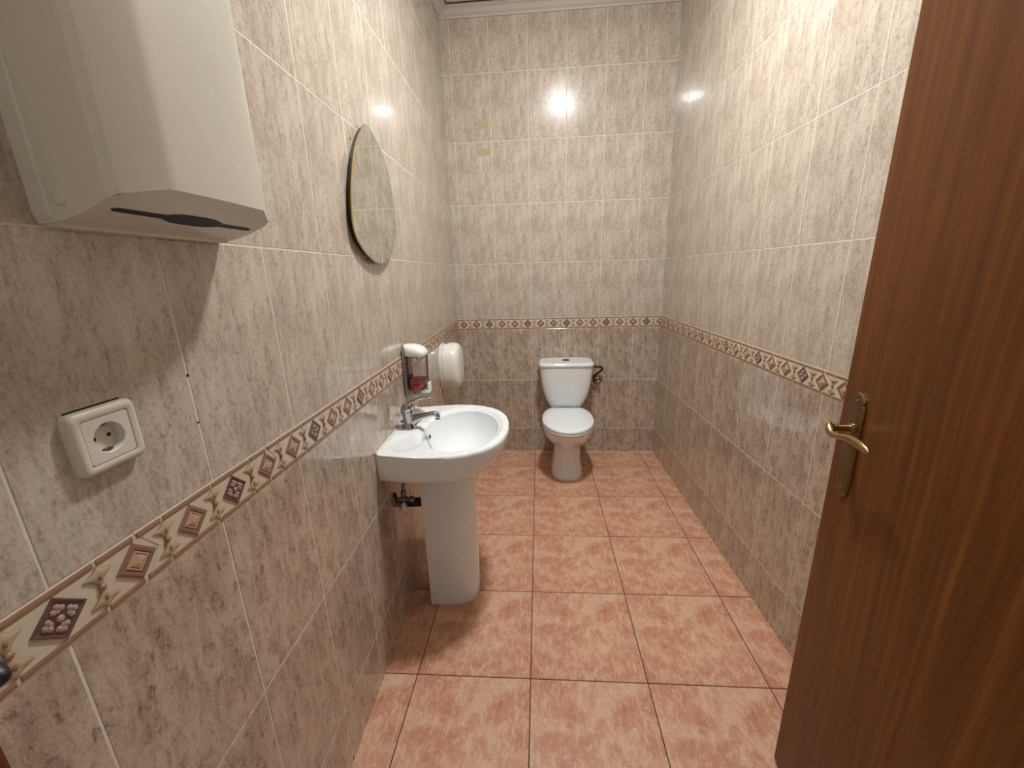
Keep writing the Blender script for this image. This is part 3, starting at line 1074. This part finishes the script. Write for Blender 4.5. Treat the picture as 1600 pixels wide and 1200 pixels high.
# ---- mixer tap (part of the basin), local to the basin
tp = put('faucet', None, bs, (0.050, -0.010, RIM - 0.003))
tp.scale = (1.02, 1.15, 1.10)
tp['label'] = 'chrome single-lever mixer tap'
mb = MB()
rings = []
for z, rx, ry, dx in ((0.0, 0.0275, 0.0265, 0.002), (0.004, 0.0285, 0.0275, 0.002), (0.008, 0.0265, 0.0255, 0.003), (0.030, 0.0235, 0.0225, 0.002), (0.055, 0.0235, 0.0225, -0.001), (0.068, 0.0245, 0.0235, -0.003)):
    rings.append([(dx + rx * math.cos(2 * math.pi * i / 28), ry * math.sin(2 * math.pi * i / 28), z) for i in range(28)])
mb.loft(rings)
mb.build('body', 'chrome', tp, 50)
MB().tube([(0.0, 0, 0.022), (0.012, 0, 0.028), (0.030, 0, 0.038), (0.055, 0, 0.047), (0.078, 0, 0.053), (0.096, 0, 0.057), (0.107, 0, 0.0575), (0.114, 0, 0.053), (0.1165, 0, 0.044), (0.116, 0, 0.037)],
          [(0.020, 0.022), (0.0190, 0.023), (0.0170, 0.0175), (0.0135, 0.0105), (0.0125, 0.0090), (0.0122, 0.0090), (0.0122, 0.0098), (0.0118, 0.0105), (0.0112, 0.0112), (0.0105, 0.0105)], 20).build('spout', 'chrome', tp, 60)
MB().loft([[(-0.001 + r_ * math.cos(2 * math.pi * i / 28) + dx, r_ * math.sin(2 * math.pi * i / 28), z) for i in range(28)] for z, r_, dx in ((0.069, 0.0225, -0.003), (0.072, 0.0250, -0.003), (0.088, 0.0235, -0.001), (0.098, 0.0175, 0.003), (0.103, 0.0080, 0.006))]).build('lever_cap', 'chrome', tp, 50)
MB().tube([(-0.014, 0, 0.084), (0.000, 0, 0.094), (0.018, 0, 0.104), (0.040, 0, 0.112), (0.060, 0, 0.116), (0.078, 0, 0.1185), (0.092, 0, 0.120), (0.096, 0, 0.1203)],
          [(0.012, 0.006), (0.016, 0.0085), (0.0150, 0.0065), (0.0115, 0.0050), (0.0095, 0.0042), (0.0088, 0.0038), (0.0075, 0.0034), (0.002, 0.001)], 16).build('lever', 'chrome', tp, 60)
MB().tube([(-0.030, 0.002, -0.002), (-0.031, 0.002, 0.014), (-0.030, 0.002, 0.026), (-0.028, 0.002, 0.032)], [0.0045, 0.0045, 0.0065, 0.0035], 12).build('popup_knob', 'chrome', tp, 60)

# ---- stop valve, hose and waste pipe below the basin
av = on_left('stop_valve', 'chrome stop valve with a supply hose on the wall under the washbasin', 'valve', 1.405, 0.548)
MB().loft([[(r_ * math.cos(2 * math.pi * i / 24), -o_, r_ * math.sin(2 * math.pi * i / 24)) for i in range(24)] for r_, o_ in ((0.027, 0.0), (0.027, 0.003), (0.022, 0.008), (0.010, 0.011))]).build('rosette', 'steel_dark', av, 40)
mb = MB()
mb.tube([(0, -0.006, 0), (0, -0.030, 0), (0, -0.031, 0), (0, -0.050, 0), (0, -0.051, 0), (0, -0.062, 0)], [0.008, 0.008, 0.0115, 0.0115, 0.008, 0.008], 16, ref=(1, 0, 0))
mb.tube([(0, -0.040, 0), (0, -0.040, 0.022), (0, -0.040, 0.023), (0, -0.040, 0.036)], [0.0075, 0.0075, 0.0105, 0.0105], 12)
mb.build('body', 'steel_dark', av, 40)
MB().tube([(0, -0.060, 0), (0, -0.064, 0), (0, -0.078, 0), (0, -0.081, 0)], [0.008, 0.013, 0.0125, 0.009], 12, ref=(1, 0, 0)).build('knob', 'steel_dark', av, 40)
MB().tube([(0, -0.040, 0.034), (0.001, -0.041, 0.055), (0.008, -0.046, 0.085), (0.025, -0.055, 0.115), (0.045, -0.06, 0.145)], 0.0062, 12).build('supply_hose', 'steel_dark', av, 60)
MB().sphere((0.002, -0.034, -0.036), (0.014, 0.012, 0.022), 14, 9).build('drop_handle', 'cream_plastic', av, 60)
MB().cyl((0.002, -0.034, -0.018), (0.001, -0.036, -0.004), 0.005, 10).build('handle_stem', 'steel_dark', av)
wp = on_left('waste_pipe', 'black waste pipe running from the wall into the basin pedestal', 'pipe', 1.500, 0.476)
MB().tube([(0, 0.0, 0), (0, -0.05, 0.001), (0, -0.10, 0.003), (0.01, -0.15, 0.005)], 0.0195, 20, ref=(0, 0, 1)).build('pipe', 'rubber', wp, 60)
MB().loft([[(r_ * math.cos(2 * math.pi * i / 24), -o_, r_ * math.sin(2 * math.pi * i / 24)) for i in range(24)] for r_, o_ in ((0.034, 0.0), (0.034, 0.004), (0.0215, 0.010))]).build('pipe_collar', 'rubber', wp, 40)

# ------------------------------------------------------------------ toilet
to = thing('toilet', 'white ceramic close-coupled toilet with its lid down against the end wall', 'toilet', (0.811, D - 0.004, 0))


def oval(z, hx, yf, yb, p=2.3, ym=None):
    return [(x, y, z) for x, y in superell(0, hx, yf, yb, p, 56, ym)]


bowl = [oval(0.0, 0.114, -0.497, -0.060, 3.0), oval(0.012, 0.115, -0.499, -0.060, 3.0), oval(0.05, 0.107, -0.487, -0.062, 2.9), oval(0.12, 0.096, -0.470, -0.066, 2.8), oval(0.18, 0.095, -0.474, -0.068, 2.7),
        oval(0.225, 0.100, -0.490, -0.066, 2.5), oval(0.26, 0.120, -0.525, -0.06, 2.35, -0.33), oval(0.30, 0.147, -0.572, -0.05, 2.25, -0.36), oval(0.335, 0.163, -0.610, -0.04, 2.2, -0.38), oval(0.365, 0.170, -0.636, -0.035, 2.2, -0.39),
        oval(0.385, 0.173, -0.648, -0.03, 2.2, -0.39), oval(0.393, 0.170, -0.645, -0.03, 2.2, -0.39)]
MB().loft(bowl).build('bowl', 'ceramic', to, 45)


def seat_outline():
    pts_ = []
    m_ = 40
    for i in range(m_ + 1):                       # front half ellipse
        a = math.pi + math.pi * i / m_
        pts_.append((0.176 * math.cos(a), -0.405 + 0.258 * math.sin(a)))
    back = [(0.174, -0.34), (0.163, -0.275), (0.146, -0.225), (0.127, -0.188), (0.112, -0.178)]
    pts_ += back + [(-x, y) for x, y in reversed(back)]
    return pts_


so_ = seat_outline()


def sring(s, z, cy=-0.40):
    return [(x * s, cy + (y - cy) * s, z) for x, y in so_]


MB().loft([sring(0.965, 0.3925), sring(0.995, 0.396), sring(1.0, 0.402), sring(0.99, 0.4085)]).build('seat', 'seat', to, 45)
MB().loft([sring(0.975, 0.4095), sring(0.998, 0.412), sring(1.004, 0.418), sring(0.994, 0.425), sring(0.965, 0.4295), sring(0.80, 0.4325), sring(0.4, 0.4345)]).build('lid', 'seat', to, 50)
for s in (-1, 1):
    MB().cyl((s * 0.058, -0.182, 0.412), (s * 0.098, -0.182, 0.412), 0.011, 16).build('hinge', 'seat', to, 40)
tank = []
for z, hx, yf in ((0.394, 0.078, -0.140), (0.402, 0.096, -0.154), (0.425, 0.114, -0.168), (0.448, 0.129, -0.180), (0.482, 0.146, -0.192), (0.517, 0.159, -0.202), (0.56, 0.170, -0.211), (0.614, 0.180, -0.219), (0.68, 0.188, -0.225), (0.742, 0.193, -0.229)):
    tank.append([(x, y, z) for x, y in superell(0, hx, yf, -0.002, 5.5, 64)])
MB().loft(tank).build('tank', 'ceramic', to, 45)


def lid_ring(hx, yf, yb, z, dome=0.0):
    r_ = superell(0, hx, yf, yb, 6.0, 64)
    return [(x, y, z - dome * (x / 0.2) ** 2) for x, y in r_]


MB().loft([lid_ring(0.190, -0.228, -0.002, 0.7435), lid_ring(0.196, -0.236, -0.002, 0.746), lid_ring(0.1975, -0.2375, -0.002, 0.752), lid_ring(0.1965, -0.236, -0.003, 0.762, 0.001), lid_ring(0.193, -0.231, -0.005, 0.768, 0.001), lid_ring(0.187, -0.223, -0.009, 0.7705, 0.001), lid_ring(0.178, -0.212, -0.014, 0.7715, 0.001), lid_ring(0.170, -0.204, -0.02, 0.7705, 0.0), lid_ring(0.10, -0.16, -0.06, 0.7705, 0.0)]).build('tank_lid', 'ceramic', to, 50)
MB().loft([[(r_ * math.cos(2 * math.pi * i / 28), -0.115 + r_ * math.sin(2 * math.pi * i / 28), z) for i in range(28)] for r_, z in ((0.027, 0.769), (0.027, 0.7735), (0.023, 0.776), (0.0205, 0.7735), (0.010, 0.7745))]).build('flush_button', 'steel_dark', to, 40)

# ---- supply hose and valve of the toilet
tv = thing('toilet_stop_valve', 'small brass stop valve with a dark hose beside the toilet tank', 'valve', (1.062, D, 0.583))
MB().loft([[(r_ * math.cos(2 * math.pi * i / 24), -o_, r_ * math.sin(2 * math.pi * i / 24)) for i in range(24)] for r_, o_ in ((0.025, 0.0), (0.025, 0.003), (0.020, 0.008), (0.009, 0.011))]).build('rosette', 'brass_dark', tv, 40)
MB().tube([(0, -0.006, 0), (0, -0.034, 0), (0, -0.035, 0), (0, -0.054, 0), (0, -0.058, 0)], [0.009, 0.009, 0.015, 0.015, 0.010], 16, ref=(1, 0, 0)).build('body', 'brass', tv, 40)
MB().tube([(0, -0.040, 0), (-0.014, -0.040, 0), (-0.026, -0.042, -0.001), (-0.034, -0.044, 0.004)], [0.008, 0.010, 0.010, 0.008], 12).build('outlet', 'steel_dark', tv, 40)
hp = chaikin([(-0.032, -0.044, -0.004), (-0.040, -0.044, 0.020), (-0.034, -0.046, 0.046), (-0.012, -0.050, 0.070), (0.018, -0.054, 0.094), (0.026, -0.056, 0.112), (0.010, -0.056, 0.122), (-0.020, -0.056, 0.122), (-0.050, -0.056, 0.124), (-0.064, -0.056, 0.126)], 2, False)
MB().tube(hp, 0.0080, 12).build('supply_hose', 'rubber', tv, 60)
MB().cyl((-0.040, -0.056, 0.1235), (-0.060, -0.056, 0.1255), 0.0105, 8).build('hose_nut', 'steel_dark', tv, 30)
